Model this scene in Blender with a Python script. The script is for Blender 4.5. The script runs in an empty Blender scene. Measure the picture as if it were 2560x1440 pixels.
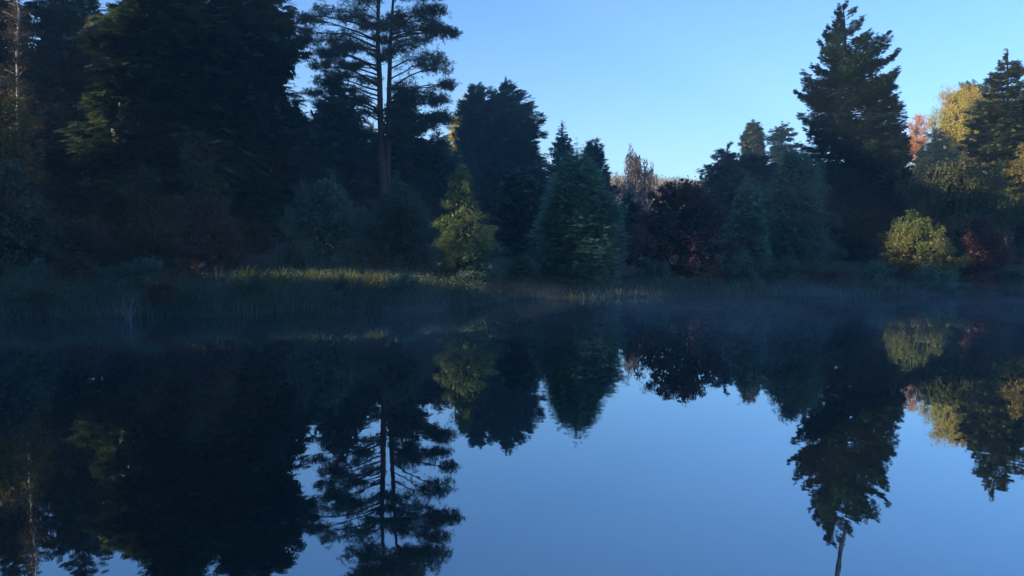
import bpy, math
import numpy as np
from mathutils import Vector

# ------------------------------------------------------------------ camera, sky, sun, exposure
S = bpy.context.scene
COL = S.collection
F = 1950.0                      # focal length in pixels of the 2560 px wide photograph
CAMH = 2.7
PITCH = math.radians(2.94)
cd = bpy.data.cameras.new('camera'); cam = bpy.data.objects.new('camera', cd); COL.objects.link(cam)
cam.location = (0, 0, CAMH); cam.rotation_euler = (math.pi / 2 - PITCH, 0, 0)
cd.sensor_width = 36.0; cd.lens = F / 2560 * 36; cd.clip_start = 0.05; cd.clip_end = 6000
S.camera = cam
SUN_EL, SUN_AZ = math.radians(13), math.radians(-119)      # azimuth from +Y towards +X
SUNV = np.array([math.sin(SUN_AZ) * math.cos(SUN_EL), math.cos(SUN_AZ) * math.cos(SUN_EL), math.sin(SUN_EL)])
w = bpy.data.worlds.new('World'); S.world = w; w.use_nodes = True
nt = w.node_tree
sky = nt.nodes.new('ShaderNodeTexSky'); sky.sky_type = 'NISHITA'; sky.sun_disc = False
sky.sun_elevation = math.radians(15); sky.sun_rotation = SUN_AZ % (2 * math.pi)
sky.air_density = 1.0; sky.dust_density = 0.2; sky.ozone_density = 6.6; sky.altitude = 0
bg = nt.nodes['Background']; nt.links.new(sky.outputs[0], bg.inputs[0]); bg.inputs[1].default_value = 0.145
sd = bpy.data.lights.new('sun', 'SUN'); sun = bpy.data.objects.new('sun', sd); COL.objects.link(sun)
sd.energy = 5.0; sd.angle = math.radians(0.5); sd.color = (1.0, 0.83, 0.62)
sun.rotation_euler = Vector(SUNV).to_track_quat('Z', 'Y').to_euler()
sun.location = (-60, -30, 60)
S.view_settings.view_transform = 'Standard'; S.view_settings.look = 'None'
S.view_settings.gamma = 1.0; S.view_settings.exposure = 1.16
S.render.engine = 'CYCLES'
S.cycles.max_bounces = 5; S.cycles.diffuse_bounces = 3; S.cycles.glossy_bounces = 2
S.cycles.transmission_bounces = 2; S.cycles.transparent_max_bounces = 8; S.cycles.volume_bounces = 0
S.cycles.use_denoising = True
S.cycles.volume_step_rate = 1.0; S.cycles.volume_max_steps = 48

rng = np.random.default_rng(7)
CP, SP_ = math.cos(PITCH), math.sin(PITCH)


def at(u, v, d):
    """the point of the place seen at pixel u, v whose distance along +Y is d"""
    x = (u - 1280) / F; y = (720 - v) / F
    t = d / (CP + y * SP_)
    return np.array([x * t, d, CAMH + (y * CP - SP_) * t])


# ------------------------------------------------------------------ materials
def mat(name):
    m = bpy.data.materials.new(name); m.use_nodes = True
    return m, m.node_tree, m.node_tree.nodes['Principled BSDF']


def ramp(nt, fac, cols, pos=None):
    r = nt.nodes.new('ShaderNodeValToRGB'); e = r.color_ramp.elements
    n = len(cols); pos = pos or [i / (n - 1) for i in range(n)]
    while len(e) < n: e.new(0.5)
    for k in range(n):
        e[k].position = pos[k]; e[k].color = (*cols[k], 1)
    nt.links.new(fac, r.inputs[0])
    return r.outputs[0]


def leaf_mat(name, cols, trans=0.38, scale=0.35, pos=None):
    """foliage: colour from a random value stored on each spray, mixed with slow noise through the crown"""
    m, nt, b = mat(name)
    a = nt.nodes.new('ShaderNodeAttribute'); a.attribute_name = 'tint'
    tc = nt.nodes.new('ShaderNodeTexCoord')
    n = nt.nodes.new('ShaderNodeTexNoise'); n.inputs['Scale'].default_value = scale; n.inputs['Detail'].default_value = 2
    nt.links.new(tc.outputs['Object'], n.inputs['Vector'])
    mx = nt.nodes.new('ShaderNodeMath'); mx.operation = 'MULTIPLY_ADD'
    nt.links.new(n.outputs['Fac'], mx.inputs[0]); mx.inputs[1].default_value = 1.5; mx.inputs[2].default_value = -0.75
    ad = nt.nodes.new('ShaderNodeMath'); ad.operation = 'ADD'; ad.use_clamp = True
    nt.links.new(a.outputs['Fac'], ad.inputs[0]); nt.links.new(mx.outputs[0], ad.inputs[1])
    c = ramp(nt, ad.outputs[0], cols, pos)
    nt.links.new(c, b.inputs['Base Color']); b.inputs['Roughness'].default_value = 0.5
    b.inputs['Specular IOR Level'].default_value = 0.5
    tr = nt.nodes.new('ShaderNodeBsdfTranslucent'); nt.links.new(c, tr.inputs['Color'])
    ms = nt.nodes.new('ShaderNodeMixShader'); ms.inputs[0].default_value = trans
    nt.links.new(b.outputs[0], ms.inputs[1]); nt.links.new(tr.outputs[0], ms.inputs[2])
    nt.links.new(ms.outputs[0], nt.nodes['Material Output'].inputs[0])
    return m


def bark_mat(name, c1, c2, sx=3.0, sz=0.4):
    m, nt, b = mat(name)
    tc = nt.nodes.new('ShaderNodeTexCoord'); mp = nt.nodes.new('ShaderNodeMapping')
    mp.inputs['Scale'].default_value = (sx, sx, sz)
    n = nt.nodes.new('ShaderNodeTexNoise'); n.inputs['Scale'].default_value = 3; n.inputs['Detail'].default_value = 5
    nt.links.new(tc.outputs['Object'], mp.inputs[0]); nt.links.new(mp.outputs[0], n.inputs['Vector'])
    c = ramp(nt, n.outputs['Fac'], [c1, c2], [0.35, 0.65])
    nt.links.new(c, b.inputs['Base Color']); b.inputs['Roughness'].default_value = 0.9
    bp = nt.nodes.new('ShaderNodeBump'); bp.inputs['Strength'].default_value = 0.6; bp.inputs['Distance'].default_value = 0.05
    nt.links.new(n.outputs['Fac'], bp.inputs['Height']); nt.links.new(bp.outputs[0], b.inputs['Normal'])
    return m


M = {}
M['dark'] = leaf_mat('dark_needles', [(.015, .042, .024), (.030, .076, .038), (.06, .12, .055)])
M['cedar'] = leaf_mat('cedar_sprays', [(.020, .044, .020), (.042, .080, .032), (.17, .18, .06)])
M['blue'] = leaf_mat('bluish_needles', [(.022, .065, .05), (.045, .115, .085), (.08, .17, .115)])
M['pine'] = leaf_mat('pine_needles', [(.020, .048, .034), (.036, .080, .052), (.065, .12, .07)])
M['soft'] = leaf_mat('soft_green_needles', [(.11, .24, .16), (.19, .35, .23), (.27, .42, .28)])
M['pale'] = leaf_mat('pale_green_leaves', [(.09, .14, .05), (.17, .24, .07), (.30, .34, .11)])
M['olive'] = leaf_mat('olive_leaves', [(.045, .062, .022), (.08, .095, .032), (.14, .135, .045)])
M['yellow'] = leaf_mat('yellow_green_leaves', [(.24, .26, .03), (.48, .42, .05), (.70, .34, .05)])
M['lime'] = leaf_mat('yellowing_leaves', [(.09, .13, .03), (.17, .20, .045), (.30, .22, .05)])
M['gold'] = leaf_mat('golden_leaves', [(.16, .14, .03), (.30, .22, .05), (.42, .22, .05)])
M['orange'] = leaf_mat('orange_leaves', [(.40, .12, .02), (.62, .23, .03), (.72, .42, .05)])
M['rust'] = leaf_mat('rusty_leaves', [(.07, .034, .024), (.13, .058, .038), (.22, .10, .055)])
M['purple'] = leaf_mat('purple_leaves', [(.028, .060, .032), (.10, .05, .044), (.28, .13, .12)], pos=[.2, .5, 1])
M['brown'] = leaf_mat('brown_leaves', [(.06, .042, .03), (.10, .07, .045), (.16, .11, .06)])
M['twiggy'] = leaf_mat('thin_grey_leaves', [(.06, .055, .045), (.10, .08, .06), (.17, .10, .07)])
M['greygreen'] = leaf_mat('grey_green_leaves', [(.06, .13, .09), (.10, .19, .13), (.16, .25, .17)])
M['reed'] = leaf_mat('reed_blades', [(.03, .06, .02), (.10, .14, .035), (.36, .33, .08)])
M['sedge'] = leaf_mat('bank_herbs', [(.035, .075, .05), (.075, .13, .08), (.17, .18, .11)])
M['bark'] = bark_mat('brown_bark', (.05, .038, .03), (.11, .085, .065))
M['pinebark'] = bark_mat('reddish_pine_bark', (.055, .034, .027), (.12, .068, .05))
M['birch'] = bark_mat('pale_birch_bark', (.30, .28, .25), (.55, .52, .48), 1.5, 3)
M['wood'] = bark_mat('weathered_wood', (.10, .075, .06), (.26, .20, .17), 6, .6)

# ------------------------------------------------------------------ terrain
SH_U = [-1500, -600, 0, 500, 1000, 1150, 1215, 1300, 1700, 2100, 2560, 3400, 4200]
SH_D = [17, 24, 29.5, 31, 33.5, 34.5, 37, 41.5, 43, 44, 46, 42, 30]
shore = []
for u in np.linspace(-1500, 4200, 90):
    d = np.interp(u, SH_U, SH_D) + 0.25 * math.sin(u * .021) + 0.15 * math.sin(u * .057 + 1)
    shore.append(((u - 1280) / F * d, d))
POND = np.array(shore + [(52, 14), (34, 4), (12, 1.8), (4, 2.6), (0, 2.3), (-5, 2.8), (-14, 3.5), (-34, 9)])


def pond_sd(x, y):
    """signed distance to the water's edge, negative over water"""
    x = np.asarray(x, float); y = np.asarray(y, float)
    best = np.full(x.shape, 1e9); inside = np.zeros(x.shape, bool)
    n = len(POND)
    for i in range(n):
        ax, ay = POND[i]; bx, by = POND[(i + 1) % n]
        dx, dy = bx - ax, by - ay
        t = np.clip(((x - ax) * dx + (y - ay) * dy) / (dx * dx + dy * dy), 0, 1)
        best = np.minimum(best, np.hypot(x - ax - t * dx, y - ay - t * dy))
        c = ((ay > y) != (by > y)) & (x < (bx - ax) * (y - ay) / (by - ay + 1e-12) + ax)
        inside ^= c
    return np.where(inside, -best, best)


def ground(x, y):
    x = np.asarray(x, float); y = np.asarray(y, float)
    s = pond_sd(x, y)
    land = 0.38 * (1 - np.exp(-np.maximum(s, 0) / .7)) + .075 * np.clip(s, 0, 110)
    land = land + .12 * np.sin(x * .31 + 1) * np.sin(y * .27) * np.clip(s / 4, 0, 1)
    r = np.hypot(x, y)
    land = land + 11.6 * np.clip((r - 190) / 110, 0, 1) ** 1.3 * (1 + .18 * np.sin(x * .021 + .6) + .1 * np.sin(x * .05)) * (y > -1e9)
    land = np.where((x < 15) & (y < 70), np.minimum(land, 14), land)
    return np.where(s < 0, np.maximum(-1.6, s * .45), land)


def make_mesh(name, V, Fc, m, tint=None, smooth=False):
    """V: n x 3, Fc: list of (k x 3 or k x 4) index arrays"""
    me = bpy.data.meshes.new(name)
    Fc = [np.asarray(f, np.int32) for f in (Fc if isinstance(Fc, list) else [Fc]) if len(f)]
    V = np.asarray(V, np.float32)
    me.vertices.add(len(V)); me.vertices.foreach_set('co', V.ravel())
    nl = sum(f.size for f in Fc); nf = sum(len(f) for f in Fc)
    me.loops.add(nl); me.loops.foreach_set('vertex_index', np.concatenate([f.ravel() for f in Fc]))
    tot = np.concatenate([np.full(len(f), f.shape[1], np.int32) for f in Fc])
    st = np.concatenate([[0], np.cumsum(tot)[:-1]]).astype(np.int32)
    me.polygons.add(nf); me.polygons.foreach_set('loop_start', st); me.polygons.foreach_set('loop_total', tot)
    if smooth: me.polygons.foreach_set('use_smooth', np.ones(nf, bool))
    if tint is not None:
        a = me.attributes.new('tint', 'FLOAT', 'POINT'); a.data.foreach_set('value', np.asarray(tint, np.float32))
    me.materials.append(m); me.update(calc_edges=True)
    return me


def link(name, me, parent=None, loc=None, **props):
    o = bpy.data.objects.new(name, me); COL.objects.link(o)
    if parent is not None: o.parent = parent
    if loc is not None: o.location = loc
    for k, v in props.items(): o[k] = v
    return o


def axis(lo, hi, fine_lo, fine_hi, step, grow=1.12):
    a = list(np.arange(fine_lo, fine_hi + step, step))
    s = step
    while a[-1] < hi: s *= grow; a.append(a[-1] + s)
    s = step
    while a[0] > lo: s *= grow; a.insert(0, a[0] - s)
    return np.array(a)


gx = axis(-420, 420, -60, 60, 1.0); gy = axis(-330, 400, 0, 90, .6)
GX, GY = np.meshgrid(gx, gy)
GZ = ground(GX, GY)
ny, nx = GX.shape
ii = (np.arange(ny - 1)[:, None] * nx + np.arange(nx - 1)[None]).ravel()
me = make_mesh('ground', np.stack([GX, GY, GZ], -1).reshape(-1, 3), np.stack([ii, ii + 1, ii + nx + 1, ii + nx], 1), None or M['brown'], smooth=True)
gm, gnt, gb = mat('earth_and_grass')
tc = gnt.nodes.new('ShaderNodeTexCoord'); n1 = gnt.nodes.new('ShaderNodeTexNoise'); n1.inputs['Scale'].default_value = .18; n1.inputs['Detail'].default_value = 8
n1.inputs['Roughness'].default_value = .7
gnt.links.new(tc.outputs['Object'], n1.inputs['Vector'])
gnt.links.new(ramp(gnt, n1.outputs['Fac'], [(.010, .014, .007), (.022, .025, .012), (.036, .03, .017)], [.3, .5, .7]), gb.inputs['Base Color'])
gb.inputs['Roughness'].default_value = .95
bp = gnt.nodes.new('ShaderNodeBump'); bp.inputs['Distance'].default_value = .4; gnt.links.new(n1.outputs['Fac'], bp.inputs['Height']); gnt.links.new(bp.outputs[0], gb.inputs['Normal'])
me.materials[0] = gm
link('ground', me, kind='structure')

# water: one sheet, its edge hidden under the banks
wm = bpy.data.materials.new('still_pond_water'); wm.use_nodes = True; nt = wm.node_tree; nt.nodes.clear()
out = nt.nodes.new('ShaderNodeOutputMaterial')
gl = nt.nodes.new('ShaderNodeBsdfGlossy'); gl.inputs['Roughness'].default_value = .012; gl.inputs['Color'].default_value = (.80, .93, 1.0, 1)
df = nt.nodes.new('ShaderNodeBsdfDiffuse'); df.inputs['Color'].default_value = (.006, .011, .012, 1)
fr = nt.nodes.new('ShaderNodeFresnel'); fr.inputs['IOR'].default_value = 1.36
mr = nt.nodes.new('ShaderNodeMapRange'); mr.inputs['From Min'].default_value = 0.0; mr.inputs['From Max'].default_value = .75
mr.inputs['To Min'].default_value = .36; mr.inputs['To Max'].default_value = .90
ms = nt.nodes.new('ShaderNodeMixShader')
tc = nt.nodes.new('ShaderNodeTexCoord')
mp = nt.nodes.new('ShaderNodeMapping'); mp.inputs['Scale'].default_value = (1.0, .6, 1)
br = nt.nodes.new('ShaderNodeTexNoise'); br.inputs['Scale'].default_value = .12; br.inputs['Detail'].default_value = 3
bm = nt.nodes.new('ShaderNodeMapRange'); bm.inputs['From Min'].default_value = .45; bm.inputs['From Max'].default_value = .65; bm.inputs['To Min'].default_value = .0010; bm.inputs['To Max'].default_value = .0030
nz = nt.nodes.new('ShaderNodeTexNoise'); nz.inputs['Scale'].default_value = 1.6; nz.inputs['Detail'].default_value = 3
bp = nt.nodes.new('ShaderNodeBump'); bp.inputs['Strength'].default_value = 1.0; bp.inputs['Distance'].default_value = .0030
for a, b in ((tc.outputs['Object'], br.inputs['Vector']), (br.outputs['Fac'], bm.inputs['Value']), (bm.outputs[0], bp.inputs['Distance']), (tc.outputs['Object'], mp.inputs[0]), (mp.outputs[0], nz.inputs['Vector']), (nz.outputs['Fac'], bp.inputs['Height']),
             (bp.outputs[0], gl.inputs['Normal']), (fr.outputs[0], mr.inputs['Value']), (mr.outputs[0], ms.inputs[0]),
             (df.outputs[0], ms.inputs[1]), (gl.outputs[0], ms.inputs[2]), (ms.outputs[0], out.inputs[0])):
    nt.links.new(a, b)
wme = make_mesh('water', [(-70, -2, 0), (80, -2, 0), (80, 56, 0), (-70, 56, 0)], np.array([[0, 1, 2, 3]]), wm)
link('water', wme, kind='structure')

# ------------------------------------------------------------------ foliage tools
def rot_from(dirs, rolls):
    """frames whose x axis is dirs, rolled about it"""
    x = dirs / np.linalg.norm(dirs, axis=1, keepdims=True)
    up = np.tile([0., 0., 1.], (len(x), 1)); up[np.abs(x[:, 2]) > .95] = (1, 0, 0)
    y = np.cross(up, x); y /= np.linalg.norm(y, axis=1, keepdims=True); z = np.cross(x, y)
    c, s = np.cos(rolls)[:, None], np.sin(rolls)[:, None]
    return np.stack([x, c * y + s * z, -s * y + c * z], 2)


def tpl_spray(r, n=9, wid=.085, ln=.5, zj=.10):
    """flat frond along x with side blades"""
    V = []; Fq = []
    def blade(p, ang, L, wd, dz):
        d = np.array([math.cos(ang), math.sin(ang), dz]); q = np.array([-math.sin(ang), math.cos(ang), 0]) * wd
        k = len(V); V.extend([p - q, p + d * L * .55 - q * .9, p + d * L, p + d * L * .55 + q * .9]); Fq.append((k, k + 1, k + 2, k + 3))
    blade(np.zeros(3), 0, 1.0, wid, 0)
    for i in range(n - 1):
        t = .05 + .85 * i / (n - 1)
        blade(np.array([t, 0, 0]), (1 if i % 2 else -1) * r.uniform(.6, 1.0), ln * (1.1 - t) + .1, wid, r.uniform(-zj, zj) - .05)
    return np.array(V), np.array(Fq)


def tpl_tuft(r, n=11, wid=.05):
    V = []; Fq = []
    for i in range(n):
        d = r.normal(size=3); d[2] = abs(d[2]) * .8; d /= np.linalg.norm(d); q = np.cross(d, r.normal(size=3)); q *= wid / np.linalg.norm(q)
        k = len(V); V.extend([-q, d * .5 - q, d, d * .5 + q]); Fq.append((k, k + 1, k + 2, k + 3))
    return np.array(V), np.array(Fq)


def tpl_leaves(r, n=7, size=.34):
    V = []; Fq = []
    for i in range(n):
        c = r.normal(size=3); c *= r.uniform(.2, 1) ** .5 / np.linalg.norm(c)
        d = r.normal(size=3); d[2] -= .3; d /= np.linalg.norm(d); q = np.cross(d, r.normal(size=3)); q /= np.linalg.norm(q)
        s = size * r.uniform(.7, 1.3); k = len(V)
        V.extend([c - d * s, c - q * s * .55, c + d * s, c + q * s * .55]); Fq.append((k, k + 1, k + 2, k + 3))
    return np.array(V), np.array(Fq)


def tpl_string(r, n=7):
    """hanging string of small leaves, down -x"""
    V = []; Fq = []; p = np.zeros(3)
    for i in range(n):
        p = p + np.array([1 / n, r.normal() * .03, r.normal() * .03])
        d = np.array([1, r.normal() * .5, r.normal() * .5]); d /= np.linalg.norm(d); q = np.cross(d, r.normal(size=3)); q *= .045 / np.linalg.norm(q)
        k = len(V); s = .09; V.extend([p - d * s, p - q, p + d * s, p + q]); Fq.append((k, k + 1, k + 2, k + 3))
    return np.array(V), np.array(Fq)


_r = np.random.default_rng(3)
TPL = {'spray': [tpl_spray(_r) for _ in range(5)], 'tuft': [tpl_tuft(_r) for _ in range(5)],
       'fine': [tpl_spray(_r, 12, .035, .42, .2) for _ in range(5)],
       'leaf': [tpl_leaves(_r) for _ in range(5)], 'small': [tpl_leaves(_r, 11, .17) for _ in range(5)],
       'string': [tpl_string(_r) for _ in range(5)]}


class Foliage:
    def __init__(s): s.V = []; s.F = []; s.T = []; s.n = 0

    def add(s, kind, pos, dirs, size, tint, r, roll=None):
        pos = np.asarray(pos, float).reshape(-1, 3)
        if not len(pos): return
        n = len(pos); size = np.broadcast_to(size, n); tint = np.broadcast_to(tint, n)
        roll = r.uniform(-.5, .5, n) if roll is None else roll
        which = r.integers(0, 5, n)
        for k in range(5):
            sel = np.where(which == k)[0]
            if not len(sel): continue
            tv, tf = TPL[kind][k]
            R = rot_from(dirs[sel], roll[sel])
            v = np.einsum('nij,kj->nki', R, tv) * size[sel][:, None, None] + pos[sel][:, None]
            f = tf[None] + (np.arange(len(sel)) * len(tv))[:, None, None] + s.n
            s.V.append(v.reshape(-1, 3)); s.F.append(f.reshape(-1, 4)); s.T.append(np.repeat(tint[sel], len(tv)))
            s.n += len(sel) * len(tv)

    def mesh(s, name, m):
        return make_mesh(name, np.concatenate(s.V), np.concatenate(s.F), m, np.concatenate(s.T))


class Tubes:
    def __init__(s): s.V = []; s.F = []; s.n = 0

    def add(s, pts, rad, sides=5):
        pts = np.asarray(pts, float); rad = np.broadcast_to(rad, len(pts))
        t = np.gradient(pts, axis=0); t /= np.linalg.norm(t, axis=1, keepdims=True) + 1e-9
        ref = np.array([0, 0, 1.]) if abs(t[0, 2]) < .8 else np.array([1., 0, 0])
        a = np.cross(t, ref); a /= np.linalg.norm(a, axis=1, keepdims=True) + 1e-9; b = np.cross(t, a)
        th = np.arange(sides) * 2 * math.pi / sides
        v = pts[:, None] + rad[:, None, None] * (np.cos(th)[None, :, None] * a[:, None] + np.sin(th)[None, :, None] * b[:, None])
        k = len(pts); i = np.arange(k - 1)[:, None] * sides + np.arange(sides)[None]; j = np.arange(k - 1)[:, None] * sides + (np.arange(sides)[None] + 1) % sides
        f = np.stack([i, j, j + sides, i + sides], -1).reshape(-1, 4) + s.n
        s.V.append(v.reshape(-1, 3)); s.F.append(f); s.n += k * sides
        # end cap
        if sides >= 4 and k > 1:
            s.V.append(pts[-1:] + t[-1:] * rad[-1] * .4); e = s.n - sides
            s.F.append(np.array([[e + q, e + (q + 1) % sides, s.n, s.n] for q in range(sides)])[:, :]); s.n += 1

    def mesh(s, name, m):
        F4 = np.concatenate(s.F); tri = F4[:, 2] == F4[:, 3]
        return make_mesh(name, np.concatenate(s.V), [F4[~tri], F4[tri][:, :3]], m, smooth=True)


def profile(prof, d):
    """prof rows (v, uL, uR) at distance d -> heights (ascending), left and right world x"""
    P = sorted(prof, key=lambda q: -q[0])
    z = []; L = []; R = []
    for v, a, b in P:
        pl, pr = at(a, v, d), at(b, v, d); z.append(pl[2]); L.append(pl[0]); R.append(pr[0])
    return np.array(z), np.array(L), np.array(R)


def tree_root(name, x, y, label, cat, group=None):
    z = float(ground(x, y)) - .05
    o = link(name, None, loc=(x, y, z), label=label, category=cat)
    if group: o['group'] = group
    return o, np.array([x, y, z])


def conifer(name, label, d, u0, prof, mt, seed, kind='spray', n=260, size=.7, density=1.0, droop=.25, rise=.10, gappy=0.25,
            limbs=True, core=1.0, rad=None, bark='bark', group=None, cat='tree', whorl=0.0, depth=1.0, bare=0, tintlo=0, lean_top=None, zr=.22, coretop=.86, tipup=0.0):
    r = np.random.default_rng(seed)
    z, L, R = profile(prof, d)
    base = at(u0, 600, d); x0 = base[0]
    root, O = tree_root(name, x0, d, label, cat, group)
    ztop = z[-1]; zb = z[0]; H = ztop - O[2]
    xt = (L[-1] + R[-1]) / 2 if lean_top is None else at(lean_top, 0, d)[0]
    cx = lambda zz: x0 + (xt - x0) * np.clip((zz - O[2]) / H, 0, 1) ** 1.5
    def radius(zz, az):
        c = cx(zz); rl = np.maximum(c - np.interp(zz, z, L), .1); rr = np.maximum(np.interp(zz, z, R) - c, .1)
        k = (1 + np.cos(az)) / 2
        return (rr * k + rl * (1 - k)) * np.where(np.abs(np.sin(az)) > .7, depth, 1)
    rad = rad or max(.12, H * .016)
    tb = Tubes(); zs = np.linspace(O[2], ztop - .3, 14)
    tb.add(np.stack([cx(zs), np.full(14, d), zs], 1) - O, rad * (1.02 - np.linspace(0, 1, 14)) ** .8 + .02, 8)
    fo = Foliage()
    # more branches where the crown is wide, so that it stays evenly dense
    q = np.linspace(0, 1, 60); wq = .35 + (radius(zb + (ztop - zb) * q, 0 * q) + radius(zb + (ztop - zb) * q, 0 * q + math.pi))
    cdf = np.cumsum(wq); cdf /= cdf[-1]
    hz = np.interp(np.sort(r.uniform(0, 1, n)), cdf, q)
    if whorl: hz = hz + (np.round(hz * H / whorl) * whorl / H - hz) * .75
    az = r.uniform(0, 2 * math.pi, n)
    phase = r.uniform(0, 6.28, 4)
    for i in range(n):
        zt = zb + (ztop - zb) * hz[i]; f = hz[i]
        lump = 1 + .12 * math.sin(3 * az[i] + phase[0] + zt * .9) + .10 * math.sin(5 * az[i] + phase[1] - zt * 1.7)
        Rr = float(radius(zt, az[i])) * min(1.04 if tipup > .5 else 1.3, r.uniform(.80, 1.06) * lump)
        if r.random() < gappy * .5: Rr *= r.uniform(.5, .85)
        dr = droop * (1 - f) + .02 - rise * 2 * f + r.normal(0, .10) * (gappy > .4)
        zs0 = zt + dr * Rr * .8
        m = 8; t = np.linspace(0, 1, m)
        ca, sa = math.cos(az[i]), math.sin(az[i])
        wob = r.normal(0, .06)
        pr = t * Rr
        zz = zs0 - dr * pr * 1.0 - (.18 * Rr * droop) * (t ** 2 - t ** 4 * 1.2) + tipup * .22 * Rr * t ** 5
        pts = np.stack([cx(zs0) + pr * ca - wob * pr * t * sa, d + pr * sa + wob * pr * t * ca, zz], 1) - O
        if limbs and Rr > .8: tb.add(pts[:-1], np.linspace(max(.02, .012 * Rr + .012), .012, m - 1), 3)
        # sprays along the branch
        ns = max(3, int(Rr / size * 7.5 * density))
        t0 = r.uniform(.0, .25) + .2 * (gappy > .6) if bare == 0 else bare * r.uniform(.7, 1.1)
        tt = t0 + (1 - t0) * r.uniform(0, 1, ns) ** .75
        tt[0] = 1
        P = np.stack([np.interp(tt, t, pts[:, k]) for k in range(3)], 1)
        lat = r.uniform(-1, 1, ns) * (.12 + .30 * (1 - tt)) * Rr * (tt < 1)
        P[:, 0] += -sa * lat; P[:, 1] += ca * lat; P[:, 2] += r.normal(0, zr, ns) * size - np.abs(lat) * .12
        an = az[i] + np.sign(lat) * r.uniform(.1, .8, ns)
        D = np.stack([np.cos(an), np.sin(an), -dr * .8 + r.normal(-.12 * (1 - f), .22 + .15 * tipup, ns) + tipup * 1.0 * np.clip(tt - .75, 0, 1) * 4 * .5], 1)
        fo.add(kind, P - D * size * .45, D, size * min(1, .4 + Rr / 1.6) * r.uniform(.7, 1.2, ns), np.clip(r.normal(.5, .2, ns) + .12 * (r.random() - .5) + tintlo, 0, 1), r)
    # leader
    zl = ztop - .25 - r.uniform(0, 1, 12) * min(1.5, H * .07)
    an = r.uniform(0, 6.28, 12)
    fo.add(kind, np.stack([cx(zl), np.full(12, d), zl], 1) - O - np.array([0, 0, .3]), np.stack([np.cos(an) * .5, np.sin(an) * .5, np.full(12, .8)], 1), size * .6, .5, r)
    if core > 0:   # inner twigs that close the view through the crown
        nc = int(n * 3.2 * core); zc = zb + (ztop - zb) * np.interp(r.uniform(0, 1, nc), cdf, q) ; ac = r.uniform(0, 6.28, nc)
        rc = radius(zc, ac) * r.uniform(.1, .72, nc)
        ok = (radius(zc, ac) > size * 1.7) & (zc < zb + (ztop - zb) * coretop); zc, ac, rc = zc[ok], ac[ok], rc[ok]; nc = len(zc)
        P = np.stack([cx(zc) + rc * np.cos(ac), d + rc * np.sin(ac), zc - .1 * rc], 1) - O
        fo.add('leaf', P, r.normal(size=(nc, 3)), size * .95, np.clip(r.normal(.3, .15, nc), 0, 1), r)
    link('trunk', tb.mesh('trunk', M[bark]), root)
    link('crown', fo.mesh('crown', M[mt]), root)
    return root


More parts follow.
